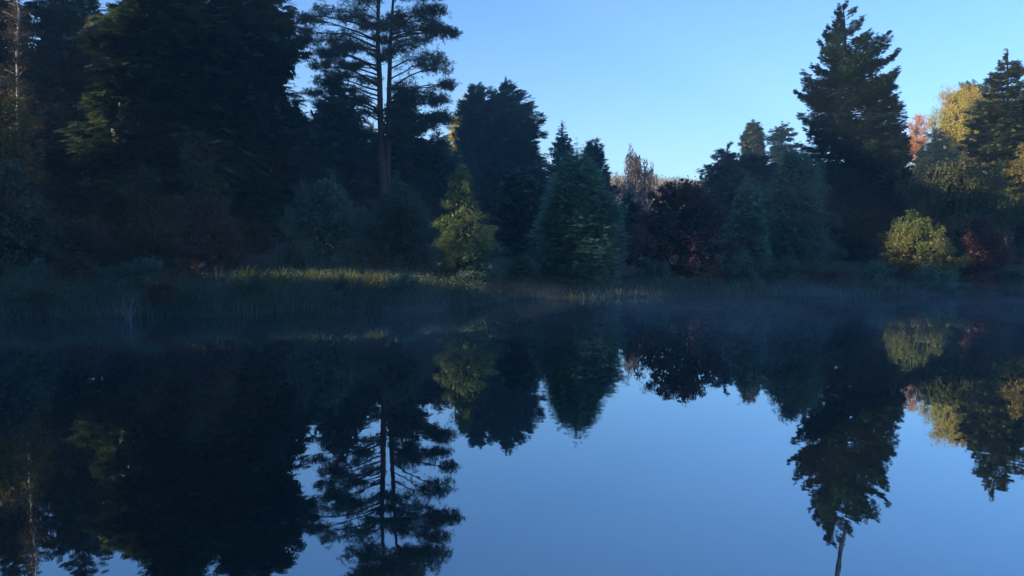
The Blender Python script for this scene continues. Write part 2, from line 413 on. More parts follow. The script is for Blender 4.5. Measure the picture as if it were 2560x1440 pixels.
def broadleaf(name, label, d, u0, prof, mt, seed, kind='small', clumps=90, csize=1.0, per=16, leaf=.35, shell=.5, stems=1, core=1.0,
              bark='bark', group=None, cat='tree', parts=('trunk', 'crown'), depth=1.0, trunkr=None, hang=0.0, whips=.45):
    r = np.random.default_rng(seed)
    z, L, R = profile(prof, d)
    x0 = at(u0, 600, d)[0]
    root, O = tree_root(name, x0, d, label, cat, group)
    H = z[-1] - O[2]
    tb = Tubes(); fo = Foliage()
    wq = np.interp(np.linspace(z[0], z[-1], 50), z, R - L) + .2; cdf = np.cumsum(wq); cdf /= cdf[-1]
    zc = np.interp(r.uniform(0, 1, clumps), cdf, np.linspace(z[0], z[-1], 50))
    az = r.uniform(0, 6.28, clumps); ph = r.uniform(0, 6.28, 4)
    fr = r.uniform(shell, 1.0, clumps) ** .7 * (.90 + .20 * np.sin(3 * az + ph[0] + zc * 1.1) + .13 * np.sin(5 * az + ph[1] - zc * 2.3))
    l = np.interp(zc, z, L); rr = np.interp(zc, z, R); mid = (l + rr) / 2; hw = (rr - l) / 2
    X = mid + hw * fr * np.cos(az); Y = d + hw * depth * fr * np.sin(az); Z = zc + 0
    C = np.stack([X, Y, Z], 1) - O
    rad = trunkr or max(.05, H * .018)
    stems = max(1, stems)
    bases = [np.array([r.normal(0, .12) * (stems > 1), r.normal(0, .12) * (stems > 1), 0]) for _ in range(stems)]
    tops = []
    for k in range(stems):
        tp = np.array([mid.mean() - O[0] + (r.uniform(-.5, .5) * hw.max() if stems > 1 else 0), r.uniform(-.3, .3) * hw.max() * (stems > 1), H * .92])
        t = np.linspace(0, 1, 9)[:, None]; p = bases[k] * (1 - t) + tp * t; p[:, 0] += np.sin(t[:, 0] * 4 + k) * .02 * H
        p[:, 0] = bases[k][0] + (p[:, 0] - bases[k][0]) * t[:, 0] ** .4
        tb.add(p, rad / stems ** .5 * (1.02 - t[:, 0] * .92), 6); tops.append(p)
    for i in range(clumps):
        p = tops[i % stems]; zf = np.clip(C[i, 2] - hw.mean() * .5, H * .12, H * .85)
        s0 = np.array([np.interp(zf, p[:, 2], p[:, 0]), np.interp(zf, p[:, 2], p[:, 1]), zf])
        t = np.linspace(0, 1, 6)[:, None]; q = s0 * (1 - t) + C[i] * t; q[:, 2] += np.sin(t[:, 0] * math.pi) * .06 * np.linalg.norm(C[i] - s0)
        q[:, 0] += np.sin(t[:, 0] * 5 + i) * .03; tb.add(q, np.linspace(rad * .28, .012, 6), 3)
    n = clumps * per
    ci = np.repeat(np.arange(clumps), per)
    off = r.normal(size=(n, 3)); off *= (r.uniform(.15, 1, n) ** .6 / np.linalg.norm(off, axis=1))[:, None]; off[:, 2] *= .7
    cs = csize * r.uniform(.45, 1.45, clumps)
    P = C[ci] + off * cs[ci][:, None]
    D = off + r.normal(0, .5, (n, 3)); D[:, 2] -= hang
    tint = np.clip(.5 + r.normal(0, .16, clumps)[ci] + r.normal(0, .13, n), 0, 1)
    for i in range(int(clumps * whips)):       # shoots that leave the rounded outline
        j = r.integers(0, clumps); c = C[j]; o_ = c - np.array([mid.mean() - O[0], 0, C[:, 2].mean()]); o_ /= np.linalg.norm(o_) + 1e-6
        o_ = o_ * [1, 1, .6] + r.normal(0, .35, 3) + [0, 0, .35]; o_ /= np.linalg.norm(o_)
        L_ = csize * r.uniform(.7, 1.9); e = c + o_ * L_ + [0, 0, -.15 * L_ * r.random()]
        tb.add([c, (c + e) / 2 + [0, 0, .05 * L_], e], [.014, .01, .005], 3)
        mm = int(5 + 6 * L_ / csize); tq = r.uniform(.25, 1, mm)[:, None]; PP = c * (1 - tq) + e * tq + r.normal(0, .07 * L_, (mm, 3))
        fo.add('small' if kind != 'string' else 'string', PP, (o_ + r.normal(0, .4, (mm, 3))) if kind != 'string' else np.tile([0., 0, -1], (mm, 1)) + r.normal(0, .15, (mm, 3)), leaf * r.uniform(.5, .85, mm), np.clip(r.normal(.6, .2, mm), 0, 1), r, r.uniform(-3, 3, mm))
    if kind == 'string':
        D = np.stack([r.normal(0, .08, n), r.normal(0, .08, n), -np.ones(n)], 1)
    P[:, 2] = np.maximum(P[:, 2], .15)
    fo.add(kind, P, D, leaf * r.uniform(.75, 1.25, n), tint, r, r.uniform(-3, 3, n))
    if core:
        nc = int(clumps * 5 * core); zc = np.interp(r.uniform(0, 1, nc), cdf, np.linspace(z[0], z[-1], 50)); ac = r.uniform(0, 6.28, nc)
        l = np.interp(zc, z, L); rr = np.interp(zc, z, R); f = r.uniform(0, .7, nc) ** .5 * (rr - l) / 2 * .85
        P = np.stack([(l + rr) / 2 + f * np.cos(ac), d + f * np.sin(ac) * depth, zc - .2], 1) - O; P[:, 2] = np.maximum(P[:, 2], .1)
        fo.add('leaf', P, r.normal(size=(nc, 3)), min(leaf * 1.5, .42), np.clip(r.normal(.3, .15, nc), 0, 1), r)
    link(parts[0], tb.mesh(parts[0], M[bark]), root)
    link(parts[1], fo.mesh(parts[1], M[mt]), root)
    return root


# ------------------------------------------------------------------ the trees, left to right
# --- left wood
WG = 'tall dark conifers of the left wood'
conifer('dark_conifer', 'dark conifer at the left edge of the photo, behind the slender autumn birch', 66, -20,
        [(640, -190, 150), (400, -170, 130), (150, -130, 105), (-60, -70, 70), (-120, -20, 10)], 'dark', 11, n=330, size=1.0, density=.8, group=WG)
conifer('dark_conifer', 'blue-green dark conifer between the slender birch and the sunlit-edged cedar', 66, 165,
        [(640, 20, 330), (400, 40, 310), (150, 60, 290), (-20, 100, 240), (-90, 160, 180)], 'blue', 12, n=330, size=1.0, density=.8, group=WG)
conifer('cedar_tree', 'huge dark cedar whose left edge of drooping sprays catches yellow sun', 57, 420,
        [(560, 260, 640), (380, 232, 650), (300, 236, 640), (250, 222, 640), (190, 262, 640), (90, 236, 620), (60, 270, 600), (0, 320, 560), (-60, 360, 500), (-110, 415, 440)],
        'cedar', 13, n=620, size=.95, density=.95, droop=.45, gappy=.15, group='two broad cedars of the left wood')
conifer('cedar_tree', 'huge black-green cedar forming the right edge of the dark left wood', 60, 610,
        [(600, 480, 700), (470, 470, 745), (300, 480, 752), (240, 480, 738), (160, 500, 758), (100, 500, 756), (40, 510, 738), (0, 520, 722), (-50, 550, 680), (-90, 600, 630)],
        'dark', 14, n=640, size=.95, density=.95, droop=.35, gappy=.15, group='two broad cedars of the left wood')
conifer('dark_conifer', 'narrow dark conifer filling the low wood behind the thin red-stemmed sapling', 64, 330,
        [(620, 240, 430), (450, 250, 420), (200, 280, 390), (40, 320, 350)], 'dark', 15, n=240, size=.9, density=.8, group=WG)

# slender birch at the far left
def thin_birch():
    r = np.random.default_rng(21); d = 50
    b = at(46, 600, d); root, O = tree_root('birch_tree', b[0], d, 'slender pale-stemmed birch with thin brown and gold leaves, at far left before dark conifers', 'tree')
    tb = Tubes(); fo = Foliage()
    pts = np.array([at(u, v, d) - O for u, v in ((52, 640), (49, 520), (46, 380), (44, 200), (42, 120), (48, 30), (40, -20))]); pts[0] = (0, 0, 0)
    tb.add(pts, np.linspace(.13, .04, 7), 6)
    P = []
    for i in range(70):
        v = r.uniform(-10, 420); a = r.uniform(0, 6.28); R = r.uniform(.3, 1.25) * (1 if v > 20 else .5)
        s = at(np.interp(v, [-20, 200, 640], [42, 44, 52]), v + 15, d) - O
        e = s + np.array([R * math.cos(a), R * math.sin(a), R * .5]); tb.add([s, (s + e) / 2 + [0, 0, .08], e], [.025, .018, .01], 3)
        for k in range(14): P.append(s + (e - s) * r.uniform(.3, 1) + r.normal(0, .18, 3))
    P = np.array(P)
    fo.add('small', P, r.normal(size=P.shape), .24, np.clip(r.normal(.5, .25, len(P)), 0, 1), r)
    link('trunk', tb.mesh('trunk', M['birch']), root); link('crown', fo.mesh('crown', M['brown']), root)
thin_birch()
broadleaf('autumn_tree', 'yellow-leaved broad tree at the left edge below the slender birch', 47, 0,
          [(520, -60, 60), (420, -90, 85), (320, -90, 92), (250, -80, 88), (190, -50, 55), (170, -10, 20)], 'gold', 22, clumps=70, csize=.9, per=13, leaf=.34, core=.5)

# --- twin-stemmed pine
def twin_pine():
    r = np.random.default_rng(31); d = 70
    b = at(962, 600, d); root, O = tree_root('pine_tree', b[0], d, 'tall twin-stemmed pine with open flat plates of needles and reddish trunks', 'tree')
    tb = Tubes(); fo = Foliage()
    def uv(u, v, dy=0):
        p = at(u, v, d); p[1] += dy; return p - O
    stemA = np.array([uv(u, v) for u, v in ((958, 640), (960, 560), (957, 440), (951, 300), (949, 200), (944, 100), (946, 0), (950, -80), (955, -130))])
    stemB = np.array([uv(u, v, .3) for u, v in ((966, 640), (966, 560), (967, 440), (970, 300), (972, 200), (975, 100), (980, 20), (985, -50), (990, -110))])
    tb.add(stemA, [.42, .37, .32, .27, .24, .20, .15, .09, .04], 9); tb.add(stemB, [.33, .30, .27, .24, .21, .17, .12, .07, .03], 9)
    pads = [(790, 58, 32, 12), (818, 28, 26, 14), (765, 46, 22, 10), (842, 72, 45, 13), (868, 24, 48, 17), (800, 98, 36, 12), (905, 55, 45, 18), (880, 108, 42, 12), (915, 20, 50, 16),
            (832, 142, 36, 15), (872, 152, 32, 13), (800, 162, 22, 9), (848, 172, 34, 10), (900, 132, 32, 12), (862, 200, 34, 9), (915, 195, 26, 11), (820, 210, 28, 8), (870, 228, 36, 10), (905, 250, 30, 10),
            (845, 262, 34, 12), (790, 235, 24, 8), (815, 130, 22, 8),
            (1000, 12, 60, 14), (1062, 18, 44, 17), (1095, 34, 28, 12), (1040, 50, 64, 17), (1000, 72, 52, 18), (1112, 82, 24, 12), (1088, 64, 38, 13), (1060, 98, 36, 11), (1030, 122, 40, 10), (985, 108, 30, 12),
            (1080, 150, 40, 16), (1108, 180, 26, 16), (1118, 205, 14, 10), (1058, 178, 58, 18), (1036, 212, 52, 16), (1000, 196, 36, 22), (1092, 236, 28, 9), (1052, 250, 36, 11), (1010, 240, 30, 12), (1108, 262, 22, 9),
            (1078, 285, 34, 10), (1100, 304, 20, 8), (1058, 316, 28, 9), (1015, 290, 34, 12), (1118, 300, 14, 8),
            (960, 40, 44, 18), (950, 90, 34, 12), (965, 145, 30, 9), (925, 285, 30, 10), (1000, 330, 30, 9), (930, 330, 26, 8)]
    for v0 in (-20, -45, -70, -95, -120):
        wd = 130 + v0 * .55
        for k in range(7): pads.append((965 + r.uniform(-1, 1) * wd, v0 + r.uniform(-10, 10), r.uniform(28, 48), r.uniform(10, 16)))
    for k in range(26):
        u0, v0, a0, b0 = pads[r.integers(0, 52)]; pads.append((u0 + r.normal(0, 12), v0 + r.normal(0, 14) + abs(r.normal(0, 6)), r.uniform(8, 18), r.uniform(4, 8)))
    for (u, v, a, bb) in pads:
        stem = stemA if u < 962 else stemB
        c = uv(u, v); off = r.uniform(-1, 1) * (4.2 - abs(u - 962) / 60.)
        c[1] += off
        zf = c[2] - abs(c[0] - 0) * r.uniform(.0, .28) - .3
        s0 = np.array([np.interp(zf, stem[:, 2], stem[:, k]) for k in (0, 1)] + [zf])
        t = np.linspace(0, 1, 8)[:, None]; q = s0 * (1 - t) + c * t; q[:, 2] += np.sin(t[:, 0] * math.pi) * .07 * abs(c[0] - s0[0]) + .02
        q[:, 0] += .10 * np.sin(t[:, 0] * 9 + u); q[:, 2] += .10 * np.sin(t[:, 0] * 7 + v)
        L = np.linalg.norm(c - s0); tb.add(q, np.linspace(.035 + .013 * L, .02, 8), 4)
        sc = d / F; A, B = a * sc, bb * sc
        # sub twigs and needle tufts in a lumpy flat plate
        A *= 1.03; B *= 1.25; nsub = int(8 + A * 7)
        for k in range(nsub):
            an = r.uniform(0, 6.28); rr_ = r.uniform(.2, 1) ** .6
            e = c + np.array([A * rr_ * math.cos(an), A * .8 * rr_ * math.sin(an), B * r.uniform(-.8, .9) * (1.1 - rr_ * .6)])
            st = q[r.integers(4, 8)]
            tb.add([st, (st + e) / 2 + [0, 0, -.05], e], [.022, .016, .009], 3)
            m = 10; P = e + r.normal(0, 1, (m, 3)) * [.26, .26, .17]
            fo.add('tuft', P, r.normal(0, .4, (m, 3)) + [0, 0, .2], .31, np.clip(r.normal(.5, .2, m), 0, 1), r, r.uniform(-3, 3, m))
    # dead snags on the stems
    for k in range(26):
        stem = (stemA, stemB)[k % 2]; zf = r.uniform(stem[1, 2], stem[5, 2]); s0 = np.array([np.interp(zf, stem[:, 2], stem[:, j]) for j in (0, 1)] + [zf])
        a = r.uniform(0, 6.28); L = r.uniform(.8, 3)
        tb.add([s0, s0 + [L * .5 * math.cos(a), L * .5 * math.sin(a), .15], s0 + [L * math.cos(a), L * math.sin(a), -.2]], [.04, .025, .01], 3)
    link('trunk', tb.mesh('trunk', M['pinebark']), root); link('crown', fo.mesh('crown', M['pine']), root)
twin_pine()

# --- conifers behind the pine
BG = 'dark conifers behind the twin pine'
conifer('dark_conifer', 'dark conical conifer left of the twin pine stems', 82, 845, [(620, 700, 960), (420, 720, 960), (330, 765, 930), (250, 790, 900), (195, 835, 855)], 'blue', 41, n=420, size=1.0, group=BG)
conifer('dark_conifer', 'dark conifer right behind the twin pine stems, gap of sky at its right', 84, 1000, [(620, 860, 1100), (420, 880, 1090), (350, 930, 1075), (280, 960, 1050), (215, 1000, 1020)], 'dark', 42, n=400, size=1.0, group=BG)
conifer('dark_conifer', 'low dark conifer between the twin pine and the round-topped conifer clump', 86, 1095, [(620, 1010, 1190), (440, 1020, 1180), (400, 1040, 1160), (350, 1060, 1130), (320, 1090, 1100)], 'blue', 43, n=260, size=.9, group=BG)
conifer('dark_conifer', 'dark conifer below the left side of the twin pine crown', 76, 735, [(620, 640, 860), (450, 660, 840), (350, 690, 800), (270, 720, 760), (240, 735, 745)], 'dark', 44, n=320, size=.9, group=BG)

# --- centre
conifer('poplar_tree', 'yellow-green sunlit tree peeping out left of the round-topped conifer clump', 128, 1160, [(520, 1110, 1215), (330, 1118, 1205), (270, 1135, 1190), (235, 1150, 1170)], 'yellow', 45, kind='fine', n=140, size=1.3, rise=.3, tintlo=-.15)
CG = 'round-topped conifers in the middle distance'
conifer('round_conifer', 'round-topped dark conifer, left one of the clump in mid view', 106, 1195, [(640, 1110, 1290), (450, 1128, 1290), (330, 1135, 1285), (260, 1150, 1260), (222, 1168, 1230), (205, 1185, 1205)], 'blue', 46, kind='spray', n=620, size=.95, density=1.2, droop=.1, rise=.3, group=CG)
conifer('round_conifer', 'round-topped dark conifer with a knobbed crest, right of its twin in mid view', 104, 1268, [(640, 1160, 1352), (450, 1165, 1362), (350, 1180, 1356), (290, 1195, 1345), (245, 1215, 1325), (232, 1235, 1295), (212, 1243, 1288), (197, 1258, 1272)], 'blue', 47, kind='spray', n=700, size=.95, density=1.2, droop=.1, rise=.3, group=CG)
conifer('spire_conifer', 'slim pointed conifer just right of the round-topped clump', 94, 1405, [(600, 1330, 1470), (420, 1362, 1448), (370, 1375, 1438), (330, 1390, 1422), (300, 1402, 1410)], 'blue', 48, n=260, size=.6, density=1.3)
conifer('column_conifer', 'dark blunt conifer behind the right shoulder of the soft green cypress', 90, 1487, [(620, 1400, 1570), (520, 1420, 1548), (450, 1435, 1532), (420, 1445, 1518), (370, 1458, 1510), (345, 1475, 1498)], 'blue', 49, n=420, size=.65, density=1.3, rise=.3, droop=.1, gappy=.5)
conifer('dark_bush_conifer', 'squat dark blue conifer between the pale shrub and the soft green cypress', 61, 1295, [(660, 1220, 1370), (560, 1232, 1365), (480, 1245, 1358), (430, 1270, 1330), (415, 1290, 1305)], 'blue', 50, n=360, size=.55, cat='tree')
conifer('cypress_tree', 'soft green feathery cypress, broad cone standing at the far shore', 45.5, 1445,
        [(752, 1400, 1500), (715, 1365, 1545), (640, 1338, 1556), (560, 1340, 1556), (500, 1356, 1535), (450, 1378, 1508), (410, 1400, 1482), (380, 1422, 1458), (362, 1438, 1446)],
        'soft', 51, kind='fine', n=1300, size=.42, density=.9, droop=.02, rise=.10, gappy=.1, core=.9, zr=.6)
broadleaf('pale_shrub', 'pale green upright bush catching sun behind the tip of the reed bank', 40, 1155,
          [(650, 1100, 1215), (605, 1076, 1232), (575, 1082, 1230), (540, 1100, 1212), (495, 1112, 1192), (455, 1130, 1175), (412, 1148, 1160)], 'pale', 52, kind='small', clumps=125, csize=.30, per=14, leaf=.17, stems=3, core=.35, cat='shrub', parts=('stem', 'foliage'))
broadleaf('weeping_birch', 'thin weeping birch with pinkish hanging twigs against the low sky', 135, 1592,
          [(640, 1545, 1640), (500, 1545, 1635), (460, 1545, 1630), (425, 1560, 1632), (400, 1565, 1612), (385, 1580, 1605)], 'twiggy', 53, kind='string', clumps=130, csize=1.2, per=12, leaf=2.6, core=.0, shell=.2, bark='birch')
broadleaf('purple_maple', 'broad purple-leaved maple on the far shore, right of the green cypress', 49, 1690,
          [(715, 1580, 1830), (640, 1572, 1830), (580, 1575, 1828), (530, 1595, 1812), (495, 1612, 1795), (468, 1640, 1755), (450, 1685, 1725)], 'purple', 54, kind='leaf', clumps=210, csize=.5, per=14, leaf=.24, stems=3, core=1.2, whips=.8)
RG = 'blue-dark conifers behind the purple maple'
conifer('dark_conifer', 'ragged blue-dark conifer with open layered tips, left of the sunlit far pines', 98, 1800, [(640, 1740, 1900), (480, 1750, 1890), (430, 1757, 1880), (400, 1775, 1860), (375, 1790, 1835), (352, 1815, 1830)], 'blue', 55, n=300, size=.75, density=1.2, group=RG, gappy=.7)
conifer('dark_conifer', 'broad blue-dark conifer directly below the two far sunlit pines', 92, 1880, [(640, 1790, 1990), (480, 1800, 1980), (430, 1820, 1960), (400, 1840, 1930), (385, 1860, 1900)], 'blue', 56, n=340, size=1.0, group=RG)
conifer('dark_bush_conifer', 'squat dark conifer below the weeping birch, between the cypress and the maple', 72, 1572, [(700, 1500, 1640), (620, 1510, 1632), (560, 1525, 1618), (510, 1545, 1598), (478, 1568, 1578)], 'blue', 155, n=260, size=.6)
PG = 'two far pines catching the sun'
conifer('far_pine', 'far sunlit green pine on the slope, left of a pair', 142, 1882, [(440, 1850, 1920), (385, 1850, 1914), (340, 1852, 1912), (312, 1868, 1898), (294, 1878, 1888)], 'olive', 57, kind='spray', n=230, size=.8, density=1.3, group=PG, gappy=.3)
conifer('far_pine', 'far greyer pine with see-through plates, right of a pair', 140, 1955, [(420, 1930, 1985), (370, 1918, 1994), (340, 1922, 1992), (318, 1938, 1975), (305, 1950, 1962)], 'pine', 58, kind='spray', n=110, size=.8, density=1.5, group=PG, core=.2, whorl=1.6, gappy=.5, bare=.3)
conifer('young_cypress', 'slim soft green conifer between the purple maple and the brown-flecked tree', 52, 1868, [(690, 1812, 1925), (620, 1808, 1925), (560, 1820, 1915), (500, 1838, 1902), (450, 1855, 1885), (432, 1866, 1874)], 'soft', 59, kind='fine', n=520, size=.42, density=1.0, droop=.05, rise=.12, gappy=.1, core=1.0, zr=.6)
broadleaf('brown_flecked_tree', 'dull green cone-shaped tree with a tan leaf patch, left of the tallest fir', 54, 1990,
          [(690, 1900, 2090), (600, 1902, 2085), (520, 1908, 2078), (460, 1922, 2062), (420, 1940, 2040), (385, 1975, 2005)], 'greygreen', 60, kind='small', clumps=260, csize=.6, per=12, leaf=.27, core=1.3)
# --- tall fir
conifer('tall_fir', 'tallest fir in the photo, dark tapering spire with see-through gaps above the right shore', 66, 2125,
        [(640, 1995, 2250), (520, 1998, 2256), (420, 1996, 2258), (360, 1996, 2252), (300, 1994, 2246), (250, 1998, 2250), (225, 2012, 2250), (180, 2014, 2240), (150, 2022, 2228), (125, 2040, 2216),
         (100, 2058, 2195), (70, 2068, 2178), (55, 2085, 2165), (40, 2086, 2152), (20, 2090, 2134), (0, 2100, 2116)],
        'dark', 61, n=460, tintlo=-.15, size=.40, density=2.1, droop=.50, rise=.16, gappy=.7, core=1.1, coretop=.45, whorl=.7, zr=.35, tipup=.9, rad=.38)
conifer('dark_conifer', 'dark conifer leaning against the right flank of the tallest fir', 69, 2215, [(640, 2110, 2300), (480, 2130, 2285), (400, 2150, 2278), (340, 2170, 2262), (300, 2195, 2240), (278, 2212, 2226)], 'dark', 62, n=380, size=.8)
broadleaf('copper_tree', 'small copper-red sunlit tree against the sky, right of the tallest fir', 128, 2290,
          [(420, 2268, 2315), (390, 2275, 2312), (350, 2262, 2318), (310, 2262, 2320), (292, 2280, 2300)], 'orange', 63, kind='small', clumps=60, csize=.8, per=12, leaf=.5, core=.6)
conifer('dark_conifer', 'short dark conifer between the copper tree and the tall yellow tree', 104, 2335, [(520, 2270, 2400), (420, 2285, 2385), (380, 2300, 2375), (345, 2312, 2360), (312, 2330, 2342)], 'dark', 64, n=200, size=1.1, gappy=.4)
broadleaf('yellow_tree', 'tall yellow-green tree with an orange top glowing in the sun, upper right', 107, 2392,
          [(440, 2350, 2470), (400, 2340, 2465), (350, 2338, 2460), (300, 2335, 2462), (260, 2345, 2455), (228, 2370, 2430)], 'yellow', 65, kind='small', clumps=190, csize=1.1, per=14, leaf=.52, core=1.0, hang=.5)
conifer('far_pine', 'blue-grey pine crown rising behind the tall yellow tree', 122, 2432, [(420, 2380, 2500), (280, 2375, 2495), (235, 2390, 2480), (212, 2412, 2460), (203, 2430, 2445)], 'pine', 66, n=200, size=1.4, rise=.4)
conifer('spruce_tree', 'big green spruce near the right edge with sun on its drooping boughs', 69, 2520,
        [(640, 2400, 2680), (520, 2410, 2660), (440, 2420, 2640), (380, 2422, 2620), (320, 2428, 2610), (260, 2440, 2590), (200, 2472, 2570), (160, 2492, 2548), (130, 2508, 2528), (112, 2515, 2520)],
        'cedar', 67, n=680, size=.42, density=1.9, tipup=.35, droop=.5, gappy=.3, core=.8, tintlo=.12, coretop=.7)
broadleaf('arching_shrub', 'broad dusky olive bush with fine arching twigs, in front of the yellow tree', 58, 2388,
          [(640, 2290, 2510), (560, 2276, 2506), (500, 2274, 2504), (450, 2285, 2485), (420, 2310, 2450), (404, 2350, 2420)], 'olive', 68, kind='string', clumps=240, csize=.8, per=16, leaf=.9, stems=4, core=1.0, cat='shrub', parts=('stem', 'foliage'))
broadleaf('yellow_shrub', 'bright yellow-green bush lit by the sun on the right shore', 49, 2305,
          [(672, 2240, 2400), (640, 2222, 2404), (600, 2216, 2375), (572, 2228, 2350), (545, 2252, 2310), (528, 2278, 2300)], 'lime', 69, kind='leaf', clumps=105, csize=.36, per=12, leaf=.18, stems=3, core=.35, whips=1.3, cat='shrub', parts=('stem', 'foliage'))
broadleaf('red_shrub', 'dull reddish-brown bush at the right, beside the yellow-green bush', 49, 2460,
          [(690, 2390, 2540), (640, 2400, 2530), (600, 2415, 2505), (565, 2425, 2480), (545, 2440, 2462)], 'rust', 70, kind='small', clumps=130, csize=.42, per=12, leaf=.24, stems=3, cat='shrub', parts=('stem', 'foliage'))
broadleaf('brown_shrub', 'small brown twiggy bush left of the bright yellow-green bush', 50, 2215,
          [(690, 2165, 2270), (650, 2165, 2268), (620, 2180, 2260), (590, 2205, 2240)], 'brown', 71, kind='small', clumps=60, csize=.36, per=10, leaf=.2, stems=3, cat='shrub', parts=('stem', 'foliage'))
broadleaf('orange_tree', 'tree with orange and yellow leaf clumps at the right edge before the spruce', 62, 2585,
          [(445, 2550, 2665), (410, 2530, 2665), (385, 2535, 2650), (362, 2560, 2620)], 'gold', 72, kind='leaf', clumps=34, csize=.6, per=9, leaf=.25, core=.3)
# --- understorey, left
broadleaf('green_bush', 'green-tipped bush low in front of the sunlit-edged cedar', 50, 360,
          [(640, 300, 425), (540, 310, 415), (480, 315, 412), (445, 330, 390), (422, 348, 370)], 'olive', 81, kind='small', clumps=70, csize=.5, per=11, leaf=.24, stems=3, cat='shrub', parts=('stem', 'foliage'))
broadleaf('red_stemmed_sapling', 'slim sapling with green top over reddish-brown lower leaves, before the dark cedars', 48, 500,
          [(650, 440, 570), (540, 430, 585), (470, 440, 580), (430, 450, 560), (390, 455, 510), (355, 462, 480)], 'olive', 82, kind='small', clumps=110, csize=.5, per=9, leaf=.22, stems=3, core=.5)
broadleaf('brown_bush', 'dusky brown bush under the slim sapling by the left bank', 45, 520,
          [(665, 440, 620), (600, 430, 620), (540, 450, 600), (500, 480, 560)], 'brown', 83, kind='small', clumps=110, csize=.5, per=12, leaf=.24, stems=4, cat='shrub', parts=('stem', 'foliage'))
broadleaf('willow_bush', 'grey-green misty willow bush below the left of the twin pine', 46, 800,
          [(670, 690, 930), (600, 700, 925), (540, 715, 905), (490, 745, 880), (450, 790, 840)], 'greygreen', 84, kind='string', clumps=170, csize=.6, per=13, leaf=.7, stems=5, cat='shrub', parts=('stem', 'foliage'))
broadleaf('grey_bush', 'dusky grey-green bush at the foot of the twin pine', 47, 1005,
          [(670, 900, 1100), (600, 905, 1095), (540, 925, 1080), (490, 950, 1050), (460, 985, 1015)], 'sedge', 85, kind='small', clumps=150, csize=.55, per=13, leaf=.24, stems=4, cat='shrub', parts=('stem', 'foliage'))
broadleaf('round_bush', 'low green bush hugging the shore behind the bright reed tuft', 41, 1175,
          [(690, 1080, 1270), (650, 1075, 1265), (620, 1090, 1250), (595, 1130, 1215)], 'greygreen', 86, kind='small', clumps=110, csize=.4, per=12, leaf=.2, stems=4, cat='shrub', parts=('stem', 'foliage'))
broadleaf('leafy_bush', 'shadowy green bush at the far left edge above the reed bank', 42, 10,
          [(660, -90, 120), (600, -90, 130), (520, -70, 110), (450, -50, 70), (400, -20, 30)], 'sedge', 87, kind='leaf', clumps=120, csize=.6, per=12, leaf=.26, stems=4, cat='shrub', parts=('stem', 'foliage'))
broadleaf('small_bush', 'low dark bush between the far-left bush and the green-tipped bush', 46, 205,
          [(660, 110, 300), (610, 115, 290), (570, 140, 260), (545, 175, 225)], 'brown', 88, kind='small', clumps=90, csize=.5, per=10, leaf=.24, stems=3, cat='shrub', parts=('stem', 'foliage'))
# --- scrub on the left bank
bankp = [(-30, 655, 60, 55, 'brown', 'brownish scrub at the far left end of the bank'), (95, 668, 50, 45, 'greygreen', 'grey-green scrub on the left bank, second from the edge'),
         (190, 640, 60, 60, 'brown', 'brown bramble below the dark bush at the left'), (285, 672, 55, 40, 'sedge', 'dark scrub on the bank just above the dead branch'),
         (370, 650, 45, 50, 'greygreen', 'grey-green scrub below the green-tipped bush'), (465, 662, 55, 42, 'brown', 'brown scrub left of the pale dried stalk'),
         (400, 705, 45, 40, 'brown', 'dull brown low plant near the water, right of the dead branch'), (640, 700, 50, 35, 'sedge', 'dark low plant below the start of the reed strip'),
         (120, 715, 60, 40, 'sedge', 'dark low plant by the water at the left edge'), (860, 705, 50, 34, 'sedge', 'dark low plant below the middle of the reed strip'),
         (1010, 690, 45, 34, 'greygreen', 'grey-green plant near the right end of the reed strip')]
for k, (u, v, hw, hh, m_, lab) in enumerate(bankp):
    dd = float(np.interp(u, SH_U, SH_D)) + (5.5 if v < 675 else 1.2)
    broadleaf('bank_shrub', lab, dd, u, [(v + hh + 35, u - hw, u + hw), (v + hh * .9, u - hw, u + hw), (v + hh * .4, u - hw * .8, u + hw * .8), (v, u - hw * .3, u + hw * .3)],
              m_, 150 + k, kind='small', clumps=60, csize=.30, per=10, leaf=.15, stems=4, core=.6, cat='shrub', parts=('stem', 'foliage'), group='scrub on the left bank', whips=.8)
# --- low shore shrubs, right
low = [(1560, 700, 55, 40, 'sedge', 'low dark shrub beside the foot of the green cypress'), (1640, 655, 62, 60, 'greygreen', 'rounded grey-green shrub below the purple maple'),
       (1760, 690, 60, 40, 'sedge', 'low dark shrub at the water below the maple'), (1860, 640, 40, 50, 'greygreen', 'pale grey-green shrub under the slim soft conifer'),
       (1960, 655, 60, 60, 'sedge', 'dark mounded shrub below the brown-flecked tree'), (2080, 670, 62, 50, 'brown', 'brownish low shrub under the tallest fir'),
       (2190, 662, 45, 50, 'greygreen', 'grey-green shrub at the foot of the small brown bush'), (2330, 668, 70, 50, 'greygreen', 'wide blue-green rhododendron under the bright yellow bush'),
       (2440, 690, 50, 40, 'rust', 'low russet shrub under the reddish bush'), (2540, 672, 60, 60, 'sedge', 'dark low shrub at the right edge by the water'),
       (1300, 640, 60, 70, 'sedge', 'dim shrub between the bank tip and the green cypress'), (2010, 700, 40, 35, 'brown', 'small brown shrub at the misty water edge')]
for k, (u, v, hw, hh, m_, lab) in enumerate(low):
    broadleaf('shore_shrub', lab, 46.5 if u > 1400 else 44, u, [(v + hh + 55, u - hw, u + hw), (v + hh, u - hw, u + hw), (v + hh * .4, u - hw * .85, u + hw * .85), (v, u - hw * .35, u + hw * .35)],
              m_, 100 + k, kind='small', clumps=90, csize=.36, per=12, leaf=.19, stems=4, cat='shrub', parts=('stem', 'foliage'), group='low shrubs along the right shore')

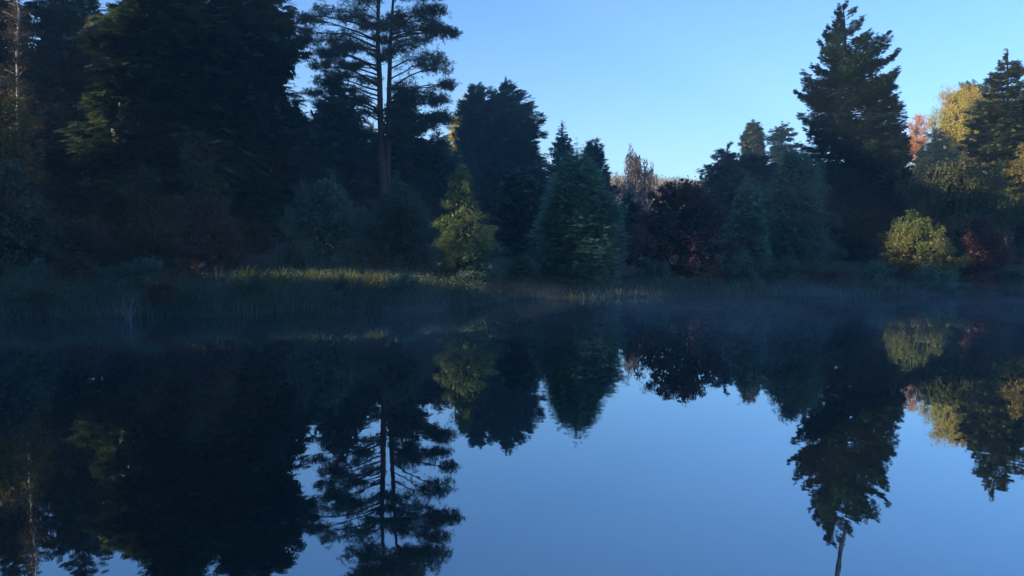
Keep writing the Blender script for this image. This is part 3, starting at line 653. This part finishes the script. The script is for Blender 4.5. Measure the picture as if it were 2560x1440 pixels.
# --- fill: conifers of the back row, copies of four grown trees
def back_row():
    protos = []
    fd = 100
    for k in range(3):
        wd = (70, 85, 60)[k]
        protos.append(conifer('dark_conifer', 'x', fd, 1280, [(640, 1280 - wd, 1280 + wd), (520, 1280 - wd * .95, 1280 + wd * .9), (440, 1280 - wd * .6, 1280 + wd * .7), (380, 1280 - wd * .3, 1280 + wd * .25), (350, 1275, 1285)],
                              ('blue', 'dark', 'cedar')[k], 120 + k, n=230, size=1.2, limbs=False))
    spots = [(-330, 78, 2.1, 'dark conifer beyond the left edge, outermost of the back row'), (-180, 84, 2.0, 'dark conifer of the back row beyond the left edge'),
             (75, 88, 1.9, 'dark conifer of the back row seen between the birch and the blue-green conifer'), (470, 84, 1.9, 'dark back-row conifer hidden between the two cedars'),
             (700, 92, 1.45, 'back-row conifer showing right of the black-green cedar'), (930, 105, 1.25, 'back-row conifer showing between the twin pine stems'),
             (1060, 110, 1.0, 'back-row conifer right of the twin pine below the sky gap'), (1330, 125, 1.1, 'back-row conifer between the round-topped clump and the pointed one'),
             (1750, 118, .72, 'back-row conifer over the right side of the maple'), (1830, 126, .8, 'back-row conifer left of the tallest fir'), (2040, 110, .95, 'back-row conifer behind the tallest fir, left side'),
             (2180, 106, 1.05, 'back-row conifer behind the tallest fir, right side'), (2300, 92, .75, 'back-row conifer below the copper tree'), (2480, 92, 1.1, 'back-row conifer left of the spruce foot'),
             (2600, 88, 1.6, 'back-row conifer at the right edge behind the spruce'), (2760, 80, 1.9, 'back-row conifer beyond the right edge')]
    r = np.random.default_rng(5)
    for i, (u, dd, s, lab) in enumerate(spots):
        src = protos[i % 3]; o = src if i < 3 else src.copy()
        if i >= 3:
            COL.objects.link(o)
            for ch in src.children:
                c = ch.copy(); COL.objects.link(c); c.parent = o
        x = (u - 1280) / F * dd
        o.location = (x, dd, float(ground(x, dd)) - .3); o.rotation_euler = (0, 0, r.uniform(0, 6.28)); o.scale = (s, s, s)
        o['label'] = lab; o['group'] = 'dark conifers of the back row'
back_row()

# --- far hill woods (a mass beyond counting)
def hill_woods():
    r = np.random.default_rng(9); fo = Foliage()
    n = 6000
    u = r.uniform(900, 3000, n); dd = r.uniform(205, 330, n); x = (u - 1280) / F * dd
    z = ground(x, dd)
    for k in range(n):
        hgt = r.uniform(5, 8); m = 10
        off = r.normal(size=(m, 3)); off /= np.linalg.norm(off, axis=1)[:, None]
        P = np.array([x[k], dd[k], z[k] + hgt * .5]) + off * [2.6, 2.6, hgt * .42]
        fo.add('small', P, off, 1.6, np.clip(.5 + r.normal(0, .2) + r.normal(0, .1, m), 0, 1), r)
    link('far_woods', fo.mesh('far_woods', M['brown2']), kind='stuff', label='golden-brown woods on the distant sunlit hill', category='woods')
M['brown2'] = leaf_mat('far_autumn_leaves', [(.20, .15, .05), (.36, .24, .08), (.46, .28, .09)], scale=.02)
hill_woods()

# ------------------------------------------------------------------ the left bank: herbs, reeds, tufts
def blades(r, base, n, h, spread, wid, fo):
    V = []; Fq = []; T = []
    for i in range(n):
        b = base[i]; a = r.uniform(0, 6.28); L = h[i] * r.uniform(.7, 1.15); bend = spread * r.uniform(.3, 1) * L
        dx, dy = math.cos(a), math.sin(a); q = np.array([-dy, dx, 0]) * wid
        k = len(V) + fo[2]
        for t in (0, .4, .75, 1):
            c = b + np.array([dx * bend * t * t, dy * bend * t * t, L * t * (1 - .18 * spread * t)]); ww = (1 - t) ** .6
            V.append(c - q * ww); V.append(c + q * ww)
        for j in range(3): Fq.append((k + 2 * j, k + 2 * j + 1, k + 2 * j + 3, k + 2 * j + 2))
        T.extend([float(np.clip(r.normal(.5, .22), 0, 1))] * 8)
    fo[0].extend(V); fo[1].extend(Fq); fo[3].extend(T); fo[2] += len(V)


def bank():
    r = np.random.default_rng(77)
    # ground cover on the spit and along the far shore
    fo = [[], [], 0, []]
    n = 17000; u = r.uniform(-250, 1225, n); dd = np.interp(u, SH_U, SH_D) + r.uniform(0, 1, n) ** 1.3 * np.interp(u, [-250, 1000, 1225], [13, 10, 4])
    x = (u - 1280) / F * dd; z = ground(x, dd)
    h = r.uniform(.35, .8, n) * (1 + .35 * np.sin(u * .03) * np.sin(dd))
    blades(r, np.stack([x, dd, z - .05], 1), n, h, .6, .022, fo)
    n = 9000; u = r.uniform(1225, 2750, n); dd = np.interp(u, SH_U, SH_D) + r.uniform(0, 1, n) ** 1.5 * 6
    x = (u - 1280) / F * dd; z = ground(x, dd)
    blades(r, np.stack([x, dd, z - .05], 1), n, r.uniform(.2, .6, n), .8, .03, fo)
    V, Fq, T = np.array(fo[0]), np.array(fo[1]), np.array(fo[3])
    f2 = Foliage(); f2.V = [V]; f2.F = [Fq]; f2.T = [T]; f2.n = len(V)
    n = 9000; u = r.uniform(-250, 1215, n); dd = np.interp(u, SH_U, SH_D) + r.uniform(0, 1, n) * 8
    x = (u - 1280) / F * dd; z = ground(x, dd) + r.uniform(0, .75, n)
    f2.add('small', np.stack([x, dd, z], 1), r.normal(size=(n, 3)), .2, np.clip(r.normal(.5, .22, n), 0, 1), r)
    link('bank_herbs', f2.mesh('bank_herbs', M['sedge']), kind='stuff', label='dark herbs and grasses covering the shore bank', category='undergrowth')
    # reed bed with lit tips
    fo = [[], [], 0, []]
    n = 3400; u = r.uniform(560, 1090, n); u = u + 9 * np.sin(u * .35) + r.normal(0, 2, n); dd = 36.5 + r.uniform(0, 1.6, n); x = (u - 1280) / F * dd; z = ground(x, dd)
    blades(r, np.stack([x, dd, z - .05], 1), n, np.interp(u, [560, 640, 760, 900, 980, 1090], [1.15, 1.15, .95, 1.05, .8, .55]) * r.uniform(.55, 1.2, n) * (.82 + .28 * np.sin(u * .11) * np.sin(u * .037 + 1)), .6, .026, fo)
    link('reeds', make_mesh('reeds', fo[0], np.array(fo[1]), M['reed'], fo[3]), kind='stuff', label='strip of yellow-green reeds with sunlit tips on the left bank', category='reeds')
    for k, (u, dd, h, m_, lab) in enumerate([(1142, 36.0, .95, 'reed', 'bright yellow tuft of grass at the tip of the left bank'), (925, 36.0, 1.1, 'orange2', 'tawny tuft standing above the reed strip'),
                                             (705, 35.6, 1.0, 'reed', 'green-yellow tuft in the reeds, between the pale stalk and the tawny tuft')]):
        fo = [[], [], 0, []]; n = 150; x = (u - 1280) / F * dd; z = float(ground(x, dd))
        b = np.stack([r.normal(0, .22, n), r.normal(0, .22, n), np.zeros(n)], 1)
        blades(r, b, n, np.full(n, h), .55, .018, fo)
        link('grass_tuft', make_mesh('grass_tuft', fo[0], np.array(fo[1]), M[m_], fo[3]), loc=(x, dd, z - .04), label=lab, category='grass tuft')
    # seed-headed stalk
    tb = Tubes(); fo = Foliage(); dd = 35.5; x = (542 - 1280) / F * dd; z = float(ground(x, dd))
    root = link('dried_plant', None, loc=(x, dd, z - .05), label='pale dried stalk with seed heads left of the reed strip', category='plant')
    for k in range(5):
        e = np.array([r.normal(0, .18), r.normal(0, .18), r.uniform(.9, 1.35)]); tb.add([(0, 0, 0), e * .5 + [.03, 0, 0], e], [.012, .01, .006], 4)
        fo.add('small', e + r.normal(0, .05, (6, 3)), r.normal(size=(6, 3)), .07, r.uniform(.4, .9, 6), r)
    link('stem', tb.mesh('stem', M['wood']), root); link('foliage', fo.mesh('foliage', M['twiggy']), root)
M['orange2'] = leaf_mat('tawny_blades', [(.07, .07, .03), (.14, .115, .045), (.24, .18, .07)])
bank()

# ------------------------------------------------------------------ sticks
def sticks():
    tb = Tubes(); d = 6.55
    r = np.random.default_rng(4)
    top = at(2113, 1324, 6.3); bot = at(2085, 1470, 6.05)
    o = np.array([bot[0], bot[1], 0]); dirv = (top - bot)
    t = np.linspace(-.9, 1, 16)[:, None]; p = bot + dirv * t - o; p[:, 0] += .006 * np.sin(t[:, 0] * 7)
    tb.add(p, .026 - .011 * np.linspace(0, 1, 16) + .003 * np.sin(np.arange(16) * 2.1), 9)
    link('wooden_stake', tb.mesh('wooden_stake', M['wood']), loc=tuple(o), label='thin leaning wooden stake standing in the near water, lower right', category='stake')
    tb = Tubes(); d = 28.6; x = at(322, 785, d)[0]
    for a, L, s in ((-.9, 1.0, 0), (-.35, 1.15, 1), (.25, 1.3, 0), (.1, .9, 1), (.8, .7, 0), (-1.3, .7, 1)):
        e = np.array([math.sin(a) * L * .7, .2 * (s - .5), math.cos(a) * L * .72 + .1]); m_ = e * .5 + [0, 0, .1]
        tb.add([(0, 0, -.4), m_ * .5, m_, e * .85, e], [.03, .026, .02, .014, .007], 5)
        tb.add([m_, m_ + [.12 * math.sin(a + 1), .05, .22], m_ + [.2 * math.sin(a + 1), .1, .4]], [.014, .01, .005], 4)
    link('dead_branch', tb.mesh('dead_branch', M['snag']), loc=(x, d, 0), label='forked grey dead branch sticking out of the water before the left bank', category='branch')
def leaf_line():
    r = np.random.default_rng(6); n = 2600
    u = r.uniform(1280, 2420, n); v = np.interp(u, [1280, 1400, 1600, 2100, 2420], [766, 767, 772, 779, 781]) + r.normal(0, .5, n)
    P = np.array([at(a, b, 1.0) - np.array([0, 0, CAMH]) for a, b in zip(u, v)]); k = -CAMH / P[:, 2]
    x = P[:, 0] * k; y = P[:, 1] * k; a = r.uniform(0, 6.28, n); sz = r.uniform(.015, .04, n)
    V = np.stack([np.stack([x + sz * np.cos(a + q) * w_, y + sz * np.sin(a + q) * w_, np.full(n, .006) + .006 * (q > 2)], 1) for q, w_ in ((0, 1), (1.57, .5), (3.14, 1), (4.71, .5))], 1).reshape(-1, 3)
    link('floating_leaves', make_mesh('floating_leaves', V, np.arange(4 * n).reshape(-1, 4), M['twiggy'], np.repeat(r.uniform(.2, 1, n), 4)), kind='stuff', label='thin line of fallen leaves floating across the still water', category='leaves')
leaf_line()
M['snag'] = bark_mat('grey_snag', (.07, .09, .095), (.15, .18, .19))
sticks()

# ------------------------------------------------------------------ unseen leaf curtain for the woods off left, shaped to shade the pond
def add_shade_curtain():
    r = np.random.default_rng(15)
    hs = SUNV[:2] / np.linalg.norm(SUNV[:2]); pr = np.array([-hs[1], hs[0]])    # towards the sun, and across
    O = np.array([0, 40.0])
    n = 80000
    lat = r.uniform(-62, 58, n); dep = r.uniform(42, 56, n)
    top = np.interp(lat, [0, 14], [46, 27]) + 4 * np.sin(lat * .23) + 4 * np.sin(lat * .61 + 1) + r.uniform(-4, 4, n)
    z = r.uniform(0, 1, n) * top
    x = O[0] + hs[0] * dep + pr[0] * lat; y = O[1] + hs[1] * dep + pr[1] * lat
    P = np.stack([x, y, z], 1)
    keep = (np.abs(x) > .80 * np.maximum(y, 0) + 4)
    lit = LIT
    for (tgt, rad) in lit:
        t = P - tgt; al = t @ SUNV; perp = np.linalg.norm(t - al[:, None] * SUNV, axis=1)
        keep &= ~((al > 0) & (perp < (rad * 1.5 + .8) * (1 + .25 * np.sin(P[:, 0] * 1.3) * np.sin(P[:, 2] * 1.1))))  # gap cut through the curtain so sun reaches this chosen spot
    P = P[keep]; P[:, 2] = np.maximum(P[:, 2], .3)
    P = P[pond_sd(P[:, 0], P[:, 1]) > 1]
    fo = Foliage(); fo.add('leaf', P, r.normal(size=P.shape), 1.5, np.clip(r.normal(.5, .2, len(P)), 0, 1), r)
    link('shade_curtain', fo.mesh('shade_curtain', M['dark']), kind='stuff', label='unseen leaf curtain standing for woods at the near left, shaped to shade the pond', category='woods')
LIT = [(at(255, 90, 54), 2.2), (at(290, 60, 54), 1.6), (at(262, 180, 54), 1.8), (at(255, 250, 54), 1.6), (at(262, 330, 54), 2.0),
       (at(45, 60, 50), .4), (at(40, 130, 50), .35), (at(20, 240, 46), .7),
       (at(1118, 575, 39.3), .7), (at(1135, 520, 39.3), .5), (at(1150, 460, 39.5), .3),
       (at(600, 664, 36.6), .7), (at(650, 664, 36.6), .6), (at(720, 664, 36.6), .5), (at(790, 666, 36.6), .5), (at(860, 666, 36.6), .5), (at(930, 668, 36), .8), (at(1142, 680, 36), .5),
       (at(2290, 590, 48.3), 1.5), (at(2345, 610, 48.3), 1.1), (at(2300, 640, 48.5), .6),
       (at(2495, 200, 67), 4.5), (at(2490, 330, 66), 4.0), (at(2500, 430, 66), 3.0), (at(2390, 320, 104), 8.0), (at(2290, 340, 128), 4.5), (at(1990, 490, 52), .15),
       (at(2545, 400, 61), 1.2), (at(2340, 430, 56), 1.1), (at(1600, 420, 135), 3), (at(1885, 340, 138), 4), (at(1955, 350, 136), 3)]
add_shade_curtain()

# ------------------------------------------------------------------ air
def volume_box(name, lo, hi, dens, color, aniso=0.0, noise=None, **props):
    x0, y0, z0 = lo; x1, y1, z1 = hi
    V = [(x0, y0, z0), (x1, y0, z0), (x1, y1, z0), (x0, y1, z0), (x0, y0, z1), (x1, y0, z1), (x1, y1, z1), (x0, y1, z1)]
    Fq = np.array([(0, 3, 2, 1), (4, 5, 6, 7), (0, 1, 5, 4), (1, 2, 6, 5), (2, 3, 7, 6), (3, 0, 4, 7)])
    m = bpy.data.materials.new(name + '_air'); m.use_nodes = True; nt = m.node_tree; nt.nodes.clear()
    out = nt.nodes.new('ShaderNodeOutputMaterial'); v = nt.nodes.new('ShaderNodeVolumePrincipled')
    v.inputs['Color'].default_value = (*color, 1); v.inputs['Density'].default_value = dens; v.inputs['Anisotropy'].default_value = aniso
    nt.links.new(v.outputs[0], out.inputs['Volume'])
    if noise: noise(nt, v)
    return link(name, make_mesh(name, V, Fq, m), **props)


volume_box('haze', (-500, -420, -2.7), (500, 480, 60), .0013, (.78, .92, .95), kind='stuff', label='thin blue morning haze', category='haze')


def mist_noise(nt, v):
    tc = nt.nodes.new('ShaderNodeTexCoord'); mp = nt.nodes.new('ShaderNodeMapping'); mp.inputs['Scale'].default_value = (.22, .10, .30)
    n = nt.nodes.new('ShaderNodeTexNoise'); n.inputs['Scale'].default_value = 1.0; n.inputs['Detail'].default_value = 3; n.inputs['Distortion'].default_value = 1.0
    nt.links.new(tc.outputs['Object'], mp.inputs[0]); nt.links.new(mp.outputs[0], n.inputs['Vector'])
    sx = nt.nodes.new('ShaderNodeSeparateXYZ'); nt.links.new(tc.outputs['Object'], sx.inputs[0])
    def mr(src, a, b, c, d):
        m = nt.nodes.new('ShaderNodeMapRange'); m.inputs['From Min'].default_value = a; m.inputs['From Max'].default_value = b
        m.inputs['To Min'].default_value = c; m.inputs['To Max'].default_value = d; nt.links.new(src, m.inputs['Value']); return m.outputs[0]
    def mul(a, b):
        m = nt.nodes.new('ShaderNodeMath'); m.operation = 'MULTIPLY'; nt.links.new(a, m.inputs[0])
        if isinstance(b, float): m.inputs[1].default_value = b
        else: nt.links.new(b, m.inputs[1])
        return m.outputs[0]
    lim = nt.nodes.new('ShaderNodeMath'); lim.operation = 'SUBTRACT'; nt.links.new(mr(sx.outputs['X'], -5.5, 0, 30, 45), lim.inputs[0]); nt.links.new(sx.outputs['Y'], lim.inputs[1])
    d = mul(mul(mul(mul(mr(lim.outputs[0], -2, 3, 0, 1), mr(n.outputs['Fac'], .44, .66, .15, 1.15)), mr(sx.outputs['Z'], .1, 1.35, 1, 0)), mr(sx.outputs['Y'], 13, 27, .05, 1)), .025)
    nt.links.new(d, v.inputs['Density'])

volume_box('mist', (-48, 8, .06), (56, 46, 1.6), .01, (.95, .93, .94), noise=mist_noise, kind='stuff', label='wisps of mist drifting over the still water', category='mist')
